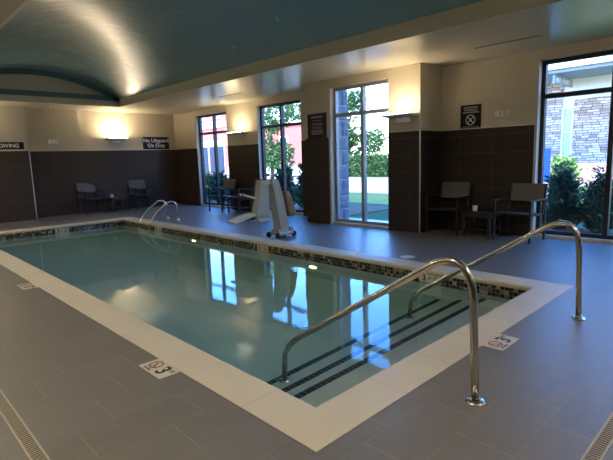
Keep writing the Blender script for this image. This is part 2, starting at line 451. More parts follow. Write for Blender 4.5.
for y0, y1 in ((YR-e,WIN[3][0]),(WIN[3][1]+.05,YB)): t.box((XB-e,y0,0),(XB,y1,zt))
for y0, y1 in ((WIN[4][1]+.04,YR-e),(WIN[5][1],WIN[4][0]),(YN,WIN[5][0])): t.box((XW-e,y0,0),(XW,y1,zt))
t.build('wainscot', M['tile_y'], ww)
t = MB(); t.box((XB,YR-e,0),(XW-e,YR,zt)); t.box((XB,YB,0),(XW-e,YB+e,zt)); t.build('wainscot', M['tile_return_shaded'], ww)
t = MB(); q = .018
for y0, y1, X in ((YB,WIN[2][0],XW),(WIN[2][1],WIN[1][0],XW),(WIN[1][1],YF,XW),(YR-q,WIN[3][0],XB),(WIN[3][1]+.05,YB,XB),(WIN[4][1]+.04,YR-q,XW),(WIN[5][1],WIN[4][0],XW),(YN,WIN[5][0],XW)):
    t.box((X-q,y0,zt),(X,y1,zt+.014))
t.box((XB,YR-q,zt),(XW-q,YR,zt+.014))
t.build('wainscot_cap', M['trim_metal'], ww)
t = MB(); t.box((XB-.017,YR-.017,0),(XB+.004,YR+.004,zt)); t.build('corner_trim', M['trim_metal'], ww)
t = MB(); t.box((XB-.016,WIN[3][1],0),(XB+.002,WIN[3][1]+.05,zt+.014)); t.build('jamb_trim', M['jamb'], ww)
t = MB(); t.box((XW-.016,WIN[4][1],0),(XW+.002,WIN[4][1]+.04,TW+.02)); t.build('jamb_trim', M['jamb'], ww)

w = MB(); w.box((XFL-.2,YF,-.2),(XW+T,YF+.3,HT)); w.box((XL-.3,YFL,-.2),(XFL,YF+.3,HT))
wf = struct(w.build('wall_far', M['paint']), 'beige far end wall above dark tile')
t = MB(); t.box((XFL,YF-e,0),(XW-e,YF,zt)); t.box((XL,YFL-e,0),(XFL,YFL,zt)); t.build('wainscot', M['tile_x_lit'], wf)
t = MB(); t.box((XFL,YF-q,zt),(XW-q,YF,zt+.014)); t.box((XL,YFL-q,zt),(XFL,YFL,zt+.014)); t.build('wainscot_cap', M['trim_metal'], wf)
t = MB(); t.box((XFL-.008,YFL-.017,0),(XFL+.016,YFL+.006,zt)); t.build('corner_trim', M['trim_metal'], wf)
w = MB(); w.box((XL-.3,YN-.3,-.2),(XL,YF+.3,HT)); wl = struct(w.build('wall_left', M['paint']), 'beige left wall above dark tile')
t = MB(); t.box((XL,YN,0),(XL+e,YFL,zt)); t.build('wainscot', M['tile_y'], wl)
w = MB(); w.box((XL,YN-.3,-.2),(XW+T,YN,HT)); wb = struct(w.build('wall_back', M['paint']), 'beige back wall above dark tile')
t = MB(); t.box((XL,YN,0),(XW,YN+e,zt)); t.build('wainscot', M['tile_x_lit'], wb)
w = MB(); w.box((XL-.35,YN-.35,HT),(XW+T+.25,YF+.35,HT+.25)); struct(w.build('roof', M['concrete']), 'flat roof over the pool hall')

# ceiling: glossy soffit round a shallow teal barrel vault
CX0, CX1, CY0, CY1, ZS = .0, 4.17, -.95, 11.60, 3.165
w = MB()
for a, b2 in (((XL,YN),(CX0,YF)), ((CX1,YN),(XW,YF)), ((CX0,YN),(CX1,CY0)), ((CX0,CY1),(CX1,YF))):
    w.box((a[0],a[1],HC),(b2[0],b2[1],HC+.03))
ceil = struct(w.build('ceiling', M['soffit']), 'glossy beige lowered ceiling around the vault')
w = MB(); fe = .03
zf = HC-.003; fi = .006; w.box((CX0-fe,CY0-fe,zf),(CX0+fi,CY1+fe,ZS)); w.box((CX1-fi,CY0-fe,zf),(CX1+fe,CY1+fe,ZS)); w.box((CX0+fi,CY0-fe,zf),(CX1-fi,CY0+fi,ZS)); w.box((CX0+fi,CY1-fi,zf),(CX1-fi,CY1+fe,ZS))
w.build('fascia', M['fascia'], ceil)
hw = (CX1-CX0)/2; rise = .57; RV = (hw*hw+rise*rise)/(2*rise); cxv = (CX0+CX1)/2; zc = ZS+rise-RV
amax = math.asin(hw/RV); NA = 40
arc = [(cxv+RV*math.sin(-amax+2*amax*i/NA), zc+RV*math.cos(-amax+2*amax*i/NA)) for i in range(NA+1)]
w = MB(); ny = 24
w.add([(x, CY0+(CY1-CY0)*j/ny, z) for j in range(ny+1) for x, z in arc],
      [(j*(NA+1)+i, j*(NA+1)+i+1, (j+1)*(NA+1)+i+1, (j+1)*(NA+1)+i) for j in range(ny) for i in range(NA)])
w.build('vault', M['vault'], ceil, smooth=True)
for Y, sgn in ((CY1,-1),(CY0,1)):
    w = MB(); pts = [(x,z) for x, z in arc]; n = len(pts)
    w.add([(x,Y,z) for x, z in pts], [tuple(range(n))]); w.build('lunette', M['fascia'], ceil)
    w = MB(); bt = .125; d = .05*sgn                                  # teal frame round the lunette
    inn = [(cxv+(RV-bt)*math.sin(-amax+2*amax*i/NA), zc+(RV-bt)*math.cos(-amax+2*amax*i/NA)) for i in range(NA+1)]
    vs = []; 
    for (x,z), (xi,zi) in zip(arc, inn): vs += [(x,Y+d,z),(xi,Y+d,zi),(x,Y,z),(xi,Y,zi)]
    fs = []
    for i in range(NA):
        a = i*4; b2 = a+4; fs += [(a,b2,b2+1,a+1),(a+1,b2+1,b2+3,a+3)]
    w.add(vs, fs); w.box((CX0,min(Y,Y+d),ZS-.06),(CX1,max(Y,Y+d),ZS+.065)); w.build('teal_moulding', M['teal_trim'], ceil)

# windows ----------------------------------------------------------
def window(n, x, ya, yb, z0, z1, mull, trans, mat, label, fw=.06, dep=.09):
    root = struct(bpy.data.objects.new('window_%d' % n, None), label); COL.objects.link(root)
    f = MB()
    f.box((x,ya,z0),(x+dep,ya+fw,z1)); f.box((x,yb-fw,z0),(x+dep,yb,z1))
    f.box((x,ya+fw,z0),(x+dep,yb-fw,z0+fw)); f.box((x,ya+fw,z1-fw),(x+dep,yb-fw,z1))
    edges = [ya+fw]
    for m in mull: f.box((x-.01,m-.035,z0+fw),(x+dep,m+.035,z1-fw)); edges += [m-.035,m+.035]
    edges.append(yb-fw)
    for i in range(0, len(edges), 2): f.box((x,edges[i],trans-.035),(x+dep,edges[i+1],trans+.035))
    f.build('window_frame', mat, root, bevel=.004)
    for i in range(0, len(edges), 2):
        for za, zb2 in ((z0+fw,trans-.035),(trans+.035,z1-fw)):
            g = MB(); g.add([(x+.05,edges[i],za),(x+.05,edges[i+1],za),(x+.05,edges[i+1],zb2),(x+.05,edges[i],zb2)], [(0,1,2,3)]); g.build('pane', M['glass'], root)
    return root
TR = 2.25
window(1, XW+.10, *WIN[1], SILL, TW, [10.80], TR, M['black_frame'], 'far black framed tall window')
window(2, XW+.10, *WIN[2], SILL, TW, [7.72], TR, M['black_frame'], 'black framed window beside the pool lift')
window(3, XB+.10, *WIN[3], SILL, TW, [4.50], TR, M['alu_frame'], 'grey framed window in the projecting bay')
window(4, XW+.10, *WIN[4], SILL, TW, [.42], TR, M['black_frame'], 'nearest wide black framed window on the right')
window(5, XW+.10, *WIN[5], SILL, TW, [-2.32], TR, M['black_frame'], 'added unseen black framed window lighting the near deck')  # extra window out of view, added to bring daylight onto the near deck

# ------------------------------------------------------------------ deck fittings
def rail(x, label):
    root = thing('handrail', label, 'handrail', (x,-.335,0), 0, 'pool entry handrails')
    r = .0225
    yb, zb = 1.70, -.755
    # local: y from 0 at the deck post; photo profile: post up, big bend, sloping run, bend, short drop to the step
    pts = [(0,0,0),(0,.012,.30),(0,.024,.58),(0,.033,.66),(0,.052,.725),(0,.085,.773),(0,.13,.797),(0,.18,.800),(0,.235,.785),(0,.29,.756),(0,.34,.722)]
    pts += [(0,.34+(1.44-.34)*k/5,.722+(.016-.722)*k/5) for k in range(1,6)]
    pts += [(0,1.52,-.042),(0,1.585,-.10),(0,1.625,-.165),(0,1.645,-.24),(0,1.66,-.745)]
    t = MB(); t.tube(pts, r, 14); t.build('rail_tube', M['steel'], root, smooth=True)
    e = MB(); e.lathe([(.055,0),(.055,.006),(.048,.014),(.03,.018),(.026,.03)], (0,0,0), 24); e.build('deck_flange', M['chrome'], root, smooth=False)
    e = MB(); e.lathe([(.05,0),(.05,.006),(.035,.016),(.026,.022)], (0,1.66,-.752), 20); e.build('step_flange', M['chrome'], root)
    return root
rail(.950, 'large steel entry handrail nearest the camera, over the pool steps')
rail(2.795, 'steel entry handrail farther right, beside the nearest window')

def grab(y, label):
    root = thing('grab_rail', label, 'grab rail', (3.99,y,0), 0, 'ladder grab rails')
    pts = [(0.22,0,0),(.22,0,.30)]
    for i in range(1, 9): a = PI*i/9*.82; pts.append((.22-.17*(1-math.cos(a)),0,.30+.17*math.sin(a)))
    pts += [(-.30,0,.27),(-.42,0,.14),(-.50,0,.02),(-.53,0,-.12),(-.535,0,-.62)]
    t = MB(); t.tube(pts, .019, 12); t.build('rail_tube', M['chrome'], root, smooth=True)
    e = MB(); e.lathe([(.05,0),(.05,.006),(.03,.02),(.022,.024)], (.22,0,0), 20); e.build('deck_flange', M['chrome'], root)
    return root
grab(9.42, 'curved steel ladder grab rail, the one nearer the far end wall')
grab(8.90, 'curved steel ladder grab rail, the one nearer the pool lift')
lad = thing('pool_ladder_step', 'ladder treads fixed under water between the two grab rails', 'ladder step', (3.46,9.16,-.4))
t = MB(); t.box((-.06,-.235,-.012),(.06,.235,.012)); t.build('tread', M['white'], lad, bevel=.004)
t = MB(); t.box((-.06,-.235,-.292),(.06,.235,-.268)); t.build('tread', M['white'], lad, bevel=.004)

# pool underwater lamps
for y, z, lb in ((6.98,-.41,'round glowing underwater pool lamp left of the lift'),(3.52,-.53,'round glowing underwater pool lamp right of the lift')):
    root = thing('pool_lamp', lb, 'pool light', (I1,y,z), 0, 'underwater pool lamps')
    e = MB(); e.lathe([(.115,0),(.115,-.018),(.085,-.026)], (0,0,0), 24, axis='x'); e.build('lamp_ring', M['chrome'], root)
    e = MB(); e.lathe([(.08,-.020),(.078,-.030),(.05,-.036),(.001,-.038)], (0,0,0), 24, axis='x'); e.build('lens', M['pool_glow'], root)

# channel drains
def drain(label, loc, length, rz):
    root = thing('drain_channel', label, 'floor drain', loc, rz, 'deck channel drains')
    e = MB(); e.box((0,-.028,-.02),(length,.028,.0015)); e.build('channel', M['drain_dark'], root)
    e = MB(); n = int(length/.02)
    e.box((0,-.036,-.02),(length,-.026,.004)); e.box((0,.026,-.02),(length,.036,.004))
    for i in range(n): e.box((i*.02,-.026,.0012),(i*.02+.008,.026,.0036))
    e.build('grate', M['drain'], root)
drain('slotted channel drain along the left deck, lower left corner', (-.955,-1.2,0), 9.5, PI/2)
drain('slotted channel drain along the near deck, lower right corner', (-.6,-.955,0), 5.5, 0)

# skimmer lid
root = thing('skimmer_lid', 'white round skimmer lid set in the deck near the second handrail', 'skimmer lid', (3.99,2.15,0))
e = MB(); e.lathe([(.10,0),(.10,.003),(.095,.005),(.02,.006)], seg=28); e.build('lid', M['white'], root)
e = MB(); e.lathe([(.114,0),(.114,.002),(.101,.003)], seg=28); e.build('rim', M['drain'], root)

# depth markers --------------------------------------------------
def no_diving_parts(root, og, r, u, R):
    e = MB(); ring2d(e, og, r, u, R*.80, R, .0012)
    rr = Vector(r); uu = Vector(u); s = R*.62
    flat(e, og, r, u, [(-s-R*.06,s-R*.06),(-s+R*.06,s+R*.06),(s+R*.06,-s+R*.06),(s-R*.06,-s-R*.06)], .0012)
    e.build('prohibition_ring', M['red_ink'], root)
    e = MB()                                                   # diving figure
    flat(e, og, r, u, [(-R*.5,R*.12),(-R*.05,R*.22),(R*.38,-R*.30),(R*.28,-R*.4),(-R*.1,R*.0)], .0008)
    flat(e, og, r, u, [(R*.02+R*.13*math.cos(a*PI/4),-R*.28+R*.13*math.sin(a*PI/4)) for a in range(8)], .0008)
    flat(e, og, r, u, [(-R*.55,-R*.5),(R*.45,-R*.5),(R*.45,-R*.58),(-R*.55,-R*.58)], .0008)
    e.build('diver_symbol', M['ink'], root)
def marker(label, loc, r, u, w, h, layout, group='pool depth markers'):
    root = thing('depth_marker', label, 'depth marker', loc, 0, group)
    e = MB(); flat(e, (0,0,0), r, u, [(-w/2,-h/2),(w/2,-h/2),(w/2,h/2),(-w/2,h/2)], .003); e.build('marker_tile', M['marker'], root)
    n = Vector(r).cross(Vector(u)); R = Vector(r); U = Vector(u)
    zoff = n*.0032
    if layout == 'deck':
        no_diving_parts(root, zoff + R*(-w*.22) + U*.012, r, u, .052)
        text_part('number', '3', .155, M['ink'], root, zoff + R*(w*.17), r, u)
        text_part('unit', 'FT', .042, M['ink'], root, zoff + R*(w*.38) + U*.03, r, u)
        text_part('caption', 'NO DIVING', .018, M['ink'], root, zoff + R*(-w*.22) + U*(-.056), r, u)
    else:
        text_part('number', '3', h*1.05, M['ink'], root, zoff + R*(-w*.28), r, u)
        text_part('unit', 'FT', h*.42, M['ink'], root, zoff + R*(-w*.02), r, u)
        no_diving_parts(root, zoff + R*(w*.29), r, u, h*.40)
marker('depth marker tile reading 3 FT on left deck, nearest the camera', (-.078,1.443,.001), (0,-1,0), (1,0,0), .31, .152, 'deck')
marker('depth marker tile on left deck at the left edge of the photo', (-.08,4.745,.001), (0,-1,0), (1,0,0), .31, .152, 'deck')
marker('depth marker tile reading 3 FT on near deck between the handrails', (1.885,-.076,.001), (1,0,0), (0,1,0), .30, .152, 'deck')
marker('upright depth tile in the mosaic band on the far end pool wall', (2.02,J1-.009,-.108), (1,0,0), (0,0,1), .30, .105, 'band')
marker('upright depth tile in the mosaic band between the two handrails', (I1-.009,1.50,-.105), (0,-1,0), (0,0,1), .30, .105, 'band')
marker('upright depth tile in the mosaic band below the pool lift', (I1-.009,4.75,-.105), (0,-1,0), (0,0,1), .30, .105, 'band')
marker('upright depth tile in the mosaic band beside the ladder', (I1-.009,8.55,-.105), (0,-1,0), (0,0,1), .30, .105, 'band')

# ------------------------------------------------------------------ furniture
def make_chair(name):
    root = thing(name, None, 'chair')
    W2, D = .285, .56            # half width, depth; the sitter looks toward local -y
    for sx in (-1, 1):
        for yy in (-.25, .25):
            l = MB(); top = .635 if yy < 0 else .66
            l.bar((sx*W2,yy,0),(sx*W2,yy+(.0 if yy < 0 else -.01),top), .034, .028); l.build('leg', M['chair_metal'], root, bevel=.004)
        a = MB(); a.cbox((sx*W2,-.02,.648),(.055,.56,.024)); a.build('armrest', M['chair_metal'], root, bevel=.008)
    s = MB(); n = 6; vs = []
    for j in range(n+1):
        t = j/n; y = -.26+.5*t; z = .445-.03*t-.02*math.sin(PI*t)
        for x in (-W2+.03, 0, W2-.03): vs.append((x,y,z)); vs.append((x,y,z-.014))
    fs = []
    for j in range(n):
        a = j*6; b2 = a+6
        fs += [(a,a+2,b2+2,b2),(a+2,a+4,b2+4,b2+2),(a+1,b2+1,b2+3,a+3),(a+3,b2+3,b2+5,a+5),(a,b2,b2+1,a+1),(a+4,a+5,b2+5,b2+4)]
    fs += [(0,1,3,2),(2,3,5,4),(n*6,n*6+2,n*6+3,n*6+1),(n*6+2,n*6+4,n*6+5,n*6+3)]
    s.add(vs, fs); s.build('seat', M['sling'], root)
    k = MB()
    for sx in (-1,1): k.bar((sx*(W2-.022),-.27,.44),(sx*(W2-.022),.25,.41), .03, .03)
    k.bar((-W2,-.262,.438),(W2,-.262,.438), .03, .03); k.bar((-W2,.235,.405),(W2,.235,.405), .03, .03)
    k.build('seat_frame', M['chair_metal'], root, bevel=.004)
    bk = MB(); bk.bar((-.0,.225,.60),(0,.30,.885), .52, .03, up=(0,1,0)); bk.build('backrest', M['sling'], root, bevel=.008)
    for sx in (-1,1): k = MB(); k.bar((sx*.275,.19,.41),(sx*.275,.308,.885), .03, .03, up=(0,1,0)); k.build('back_post', M['chair_metal'], root, bevel=.004)
    return root
chair0 = make_chair('patio_armchair')
G1 = 'grey sling armchairs around the pool'
spots = [((3.56,12.70,0), .10, 'grey sling armchair on far wall left of the candle table'),
         ((5.08,12.70,0), -.02, 'grey sling armchair on far wall below the lifeguard sign'),
         ((6.02,9.62,0), -PI/2+.06, 'armchair in front of the farthest window, backlit'),
         ((6.10,8.32,0), -PI/2-.05, 'armchair half hidden behind the pool lift'),
         ((6.17,2.75,0), -PI/2+.05, 'dark armchair in the recess below the round pictogram sign'),
         ((6.15,1.50,0), -PI/2-.06, 'armchair beside the nearest window, behind the farther handrail')]
for i, (p, rz, lb) in enumerate(spots):
    o = chair0 if i == 0 else copy_tree(chair0)
    o.location = p; o.rotation_euler = (0,0,rz); o['label'] = lb; o['group'] = G1

def make_table():
    root = thing('side_table', None, 'table')
    t = MB(); t.cbox((0,0,.415),(.54,.5,.03)); t.build('table_top', M['table_dark'], root, bevel=.006)
    t = MB()
    t.box((-.24,-.22,.34),(.24,-.20,.40)); t.box((-.24,.20,.34),(.24,.22,.40)); t.box((-.24,-.2,.34),(-.22,.2,.40)); t.box((.22,-.2,.34),(.24,.2,.40))
    t.build('apron', M['table_dark'], root)
    for sx in (-1,1):
        for sy in (-1,1): l = MB(); l.box((sx*.225-.022,sy*.205-.022,0),(sx*.225+.022,sy*.205+.022,.40)); l.build('leg', M['table_dark'], root, bevel=.003)
    s = MB(); s.cbox((0,0,.13),(.42,.38,.02)); s.build('lower_shelf', M['table_dark'], root)
    return root
tab0 = make_table(); G2 = 'dark square side tables between the armchairs'
tspots = [((4.30,12.68,0), 0, 'dark low side table on the far wall between two armchairs'),
          ((6.12,8.97,0), PI/2, 'dark low side table between the two farther windows'),
          ((6.16,2.12,0), PI/2, 'dark low side table in the recess by the nearest window')]
for i, (p, rz, lb) in enumerate(tspots):
    o = tab0 if i == 0 else copy_tree(tab0)
    o.location = p; o.rotation_euler = (0,0,rz); o['label'] = lb; o['group'] = G2
cspots = [((4.12,12.60,.43), 'small white candle holder on the far wall side table'), ((6.05,8.86,.43), 'small white candle holder on the side table by the pool lift'), ((6.10,2.22,.43), 'small white candle holder on the recess side table')]
def make_cup():
    root = thing('candle_holder', None, 'candle')
    e = MB(); e.lathe([(.036,0),(.042,.01),(.044,.085),(.040,.088),(.038,.05),(.001,.048)], seg=18); e.build('cup', M['candle'], root, smooth=False)
    e = MB(); e.lathe([(.030,.048),(.030,.066),(.001,.067)], seg=14); e.build('candle', M['lift_cream'], root)
    return root
cup0 = make_cup()
for i, (p, lb) in enumerate(cspots):
    o = cup0 if i == 0 else copy_tree(cup0); o.location = p; o['label'] = lb; o['group'] = 'white candle holders on side tables'

# ------------------------------------------------------------------ pool lift
lift = thing('pool_lift', 'off white pool access lift with folded seat standing at the pool edge', 'pool lift', (4.03,4.92,0))
e = MB(); e.cbox((.06,.0,.075),(.36,.30,.05)); e.cbox((.02,0,.12),(.22,.22,.06)); e.build('base', M['lift_white'], lift, bevel=.012)
for x, y in ((-.13,-.13),(-.13,.13),(.24,-.13),(.24,.13)):
    e = MB(); e.lathe([(.02,-.018),(.05,-.018),(.052,-.01),(.052,.01),(.05,.018),(.02,.018)], (x,y,.052), 18, axis='y'); e.build('wheel', M['rubber'], lift, smooth=False)
e = MB()                                                      # covered mast, leaning toward the pool
rot = Euler((0, math.radians(-4), 0))
def slab(mb, secs):
    vs = []
    for cx, cy, z, dx, dy in secs: vs += [(cx-dx,cy-dy,z),(cx+dx,cy-dy,z),(cx+dx,cy+dy,z),(cx-dx,cy+dy,z)]
    fs = [(3,2,1,0), tuple(range(len(vs)-4,len(vs)))]
    for i in range(len(secs)-1):
        a = i*4
        for k in range(4): fs.append((a+k,a+(k+1)%4,a+4+(k+1)%4,a+4+k))
    mb.add(vs, fs)
slab(e, [(.06,0,.12,.10,.105),(.03,0,.35,.095,.105),(-.03,0,.70,.088,.10),(-.09,0,.95,.082,.095),(-.115,0,1.03,.08,.09),(-.12,0,1.06,.055,.065)])
e.build('mast', M['lift_white'], lift, bevel=.014)
e = MB()
e.bar((.012,-.108,.17),(-.135,-.096,.98), .012, .008); e.bar((.10,-.108,.17),(-.06,-.096,.98), .012, .008); e.build('mast_seam', M['lift_seat'], lift)
e = MB(); e.bar((-.05,0,1.0),(-.40,.02,1.0), .09, .07); e.bar((-.12,.05,1.03),(-.42,.06,1.03),.03,.03); e.build('seat_arm', M['lift_white'], lift, bevel=.012)
e = MB(); slab(e, [(-.385,.03,.40,.14,.07),(-.38,.03,.47,.15,.085),(-.34,.03,.75,.12,.075),(-.31,.03,1.0,.10,.06),(-.305,.03,1.045,.08,.045)]); e.build('seat_back', M['lift_seat'], lift, bevel=.025)
e = MB(); slab(e, [(-.39,.02,.335,.13,.12),(-.39,.02,.40,.15,.13)]); e.build('seat_pan', M['lift_white'], lift, bevel=.02)
e = MB(); e.bar((-.42,.03,.72),(-.74,.06,.83), .045, .035); e.build('armrest', M['lift_cream'], lift, bevel=.01)
e = MB(); e.bar((-.45,.04,.40),(-.70,.08,.40), .06, .06); e.build('footrest_bracket', M['rubber'], lift, bevel=.012)
e = MB(); e.bar((-.50,.10,.47),(-.94,.14,.36), .26, .045); e.build('footrest', M['lift_cream'], lift, bevel=.01)
e = MB(); slab(e, [(.265,-.02,.36,.06,.08),(.255,-.02,.44,.08,.09),(.19,-.02,.70,.08,.09),(.165,-.02,.83,.05,.07)]); e.build('hanging_pack', M['tan'], lift, bevel=.03)
e = MB(); e.tube([(.0,-.02,.95),(.10,-.02,.92),(.17,-.02,.82)], .014, 8); e.build('pack_strap', M['rubber'], lift)
e = MB(); e.tube([(.25,.10,.10),(.22,.10,.45),(.10,.10,.86),(-.02,.08,.96)], .018, 10); e.build('side_post', M['chrome'], lift, smooth=True)
e = MB(); e.cbox((.27,.0,.11),(.07,.12,.12)); e.build('lock_block', M['lift_white'], lift, bevel=.01)

# ------------------------------------------------------------------ wall fittings
def make_sconce():
    root = thing('wall_sconce', None, 'wall light')          # local: wall plane y=0, lamp reaches to -y
    e = MB(); e.add([(-.29,-.36,.075),(.29,-.36,.075),(.29,-.03,.045),(-.29,-.03,.045),(-.29,-.36,.098),(.29,-.36,.098),(.29,-.03,.098),(-.29,-.03,.098)],
          [(0,3,2,1),(0,1,5,4),(1,2,6,5),(2,3,7,6),(3,0,4,7),(4,5,6,7)]); e.build('lamp_body', M['lamp_grey'], root, bevel=.004)
    e = MB(); e.box((-.26,-.345,.100),(.26,-.225,.103)); e.build('lamp_panel', M['lamp_glow'], root)
    e = MB(); e.box((-.12,-.11,-.03),(.12,-.002,.05)); e.build('wall_bracket', M['white'], root, bevel=.008)
    return root
s0 = make_sconce()
for i, (p, rz, lb) in enumerate([((4.52,YF,2.075),0,'uplight sconce on the far wall above the armchairs'),
        ((XW,9.27,2.055),-PI/2,'uplight sconce on the window wall between the two farther windows'),
        ((XB,3.44,2.01),-PI/2,'uplight sconce on the bay pier right of the grey framed window'),
        ((.30,YFL,2.075),0,'uplight sconce on the far wall left of the diving sign'),
        ((XL,9.3,2.05),PI/2,'added unseen uplight sconce on the left wall, farther one'),  # left and back wall sconces are unseen, added for general light
        ((XL,3.4,2.05),PI/2,'added unseen uplight sconce on the left wall, nearer one'),
        ((1.6,YN,2.05),PI,'added unseen uplight sconce on the back wall')]):
    o = s0 if i == 0 else copy_tree(s0)
    o.location = p; o.rotation_euler = (0,0,rz); o['label'] = lb; o['group'] = 'wall uplight sconces'
    if i in (1, 2):                                          # the two on the window wall burn lower
        for ch in o.children:
            if ch.name.startswith('lamp_panel'): ch.data = ch.data.copy(); ch.data.materials[0] = M['lamp_dim']

# signs: local frame built straight in world axes
sg = thing('no_diving_sign', 'long black sign reading NO DIVING at the left edge of the far wall', 'sign', (1.43,YFL,1.955))
e = MB(); e.box((-.40,-.014,-.092),(.53,-.001,.092)); e.build('plate', M['sign_black'], sg, bevel=.003)
text_part('lettering', 'NO DIVING', .135, M['letter'], sg, (.065,-.0148,-.005), (1,0,0), (0,0,1))
sg = thing('lifeguard_sign', 'charcoal sign reading No Lifeguard On Duty on the far wall', 'sign', (5.86,YF,2.035))
e = MB(); e.box((-.45,-.014,-.195),(.45,-.001,.195)); e.build('plate', M['sign_grey'], sg, bevel=.003)
text_part('lettering', 'No Lifeguard\nOn Duty', .165, M['letter'], sg, (0,-.0148,.0), (1,0,0), (0,0,1), space=.95)
sg = thing('pool_rules_frame', 'black framed pool rules notice on the pier left of the bay window', 'sign', (XB,5.635,2.065))
e = MB()
e.box((-.024,-.27,-.26),(-.001,-.24,.26)); e.box((-.024,.24,-.26),(-.001,.27,.26)); e.box((-.024,-.24,-.26),(-.001,.24,-.23)); e.box((-.024,-.24,.23),(-.001,.24,.26)); e.build('frame', M['sign_black'], sg, bevel=.003)
e = MB(); e.box((-.012,-.24,-.23),(-.001,.24,.23)); e.build('notice_panel', M['sign_grey'], sg)
for z, h, wd in ((.17,.035,.17),(.11,.012,.13),(.05,.012,.16),(.02,.012,.16),(-.03,.012,.16),(-.06,.012,.14),(-.12,.03,.17),(-.17,.03,.16)): e = MB(); e.box((-.014,-wd,z),(-.0125,wd,z+h)); e.build('print_line', M['letter_dim'], sg)
sg = thing('warning_sign', 'square dark warning sign with white crossed circle on the recess wall', 'sign', (XW,2.55,2.035))
e = MB(); e.box((-.012,-.19,-.20),(-.001,.19,.20)); e.build('plate', M['sign_black'], sg, bevel=.003)
e = MB(); og = (-.0125,0,-.06); r_ = (0,-1,0); u_ = (0,0,1)
ring2d(e, og, r_, u_, .075, .09, .001)
for sx in (1,-1): flat(e, og, r_, u_, [(-.05*sx-.012,-.05),(-.05*sx+.012,-.05),(.05*sx+.012,.05),(.05*sx-.012,.05)], .001)
e.build('crossed_circle', M['letter'], sg)
for z, wd in ((.14,.13),(.098,.12),(.058,.15),(-.185,.15)): e = MB(); e.box((-.0135,-wd,z),(-.0125,wd,z+(.026 if z > 0 else .012))); e.build('print_line', M['letter_dim'], sg)

def make_alarm():
    root = thing('emergency_light', None, 'emergency light')
    e = MB(); e.box((-.12,-.055,-.045),(.12,-.001,.055)); e.build('housing', M['white'], root, bevel=.012)
    for sx in (-.02,.05,.09): e = MB(); e.box((sx-.012,-.07,-.035),(sx+.012,-.055,.05)); e.build('lens', M['lift_cream'], root, bevel=.004)
    e = MB(); e.box((-.13,-.062,-.06),(.13,-.001,-.045)); e.build('tray', M['white'], root)
    return root
a0 = make_alarm(); a0.location = (2.79,YF,2.085); a0['label'] = 'white emergency light box on far wall left of the sconce'; a0['group'] = 'wall emergency lights'
a1 = copy_tree(a0); a1.location = (XW,1.985,2.035); a1.rotation_euler = (0,0,-PI/2); a1['label'] = 'white emergency light box on recess wall beside the warning sign'

# ceiling fittings
def make_diff():
    root = thing('linear_diffuser', None, 'air vent')
    e = MB(); e.box((-.035,-.5,-.006),(.035,.5,0)); e.build('vent_frame', M['soffit'], root, bevel=.002)
    e = MB(); e.box((-.018,-.48,-.008),(-.006,.48,-.0055)); e.box((.006,-.48,-.008),(.018,.48,-.0055)); e.build('slot', M['drain_dark'], root)
    return root
d0 = make_diff()
for i, (p, lb) in enumerate([((5.55,1.53,HC),'slim linear air vent in the ceiling in front of the nearest window'),((5.35,8.05,HC),'slim linear air vent in the ceiling between the two farther windows'),((5.82,11.35,HC),'slim linear air vent in the ceiling by the far corner')]):
    o = d0 if i == 0 else copy_tree(d0); o.location = p; o['label'] = lb; o['group'] = 'linear ceiling vents'
def make_spr():
    root = thing('sprinkler_head', None, 'sprinkler')
    e = MB(); e.lathe([(.035,0),(.035,-.006),(.012,-.012),(.010,-.035)], seg=16); e.build('escutcheon', M['trim_metal'], root)
    e = MB(); e.lathe([(.022,-.036),(.022,-.040)], seg=14); e.build('deflector', M['trim_metal'], root)
    return root
def vz(x): return zc+math.sqrt(RV*RV-(x-cxv)**2)
p0 = make_spr()
for i, (p, lb) in enumerate([((3.82,10.1,vz(3.82)),'sprinkler head on the teal vault near its far right corner'),((3.75,5.6,vz(3.75)),'sprinkler head on the teal vault above the middle of the pool'),((5.72,7.15,HC),'sprinkler head in the ceiling by the window beside the lift'),((2.6,12.2,HC),'sprinkler head in the ceiling near the far wall')]):
    o = p0 if i == 0 else copy_tree(p0); o.location = (p[0], p[1], p[2]+.004); o['label'] = lb; o['group'] = 'ceiling sprinkler heads'

def make_fill_down():  # downlights added out of view to raise the hall's ambient light
    root = thing('fill_downlight', None, 'added fill light')
    e = MB(); e.lathe([(.13,0),(.13,-.006),(.105,-.008)], seg=24); e.build('trim_ring', M['white'], root)
    e = MB(); e.lathe([(.10,-.0085),(.001,-.0095)], seg=24); e.build('lens', M['fill_glow'], root)
    return root
dl0 = make_fill_down()
for i, (p, lb) in enumerate([((-1.35,11.2,HC),'added fill downlight over the left deck, farthest'),((-1.35,8.0,HC),'added fill downlight over the left deck, third from the near wall'),((-1.35,4.6,HC),'added fill downlight over the left deck, second from the near wall'),((-1.35,.9,HC),'added fill downlight over the left deck, nearest'),((.9,-2.4,HC),'added fill downlight over the near deck behind the camera'),((3.3,-2.7,HC),'added fill downlight over the near deck on the window side')]):
    o = dl0 if i == 0 else copy_tree(dl0); o.location = p; o['label'] = lb; o['group'] = 'added ceiling fill downlights'

# ------------------------------------------------------------------ outdoors
g = MB(); g.box((XW+T,-40,-.3),(90,90,-.08)); struct(g.build('lawn', M['grass']), 'green lawn outside the windows')
g = MB(); g.box((13.6,8.5,-.1),(24.6,90,-.06)); struct(g.build('road', M['road']), 'pale road beyond the lawn')
g = MB(); g.box((XW+T,6.2,-.1),(9.6,16,-.055)); g.box((XW+T,-2.5,-.1),(8.3,2.3,-.055)); struct(g.build('planting_bed', M['mulch']), 'mulched planting bed along the windows')

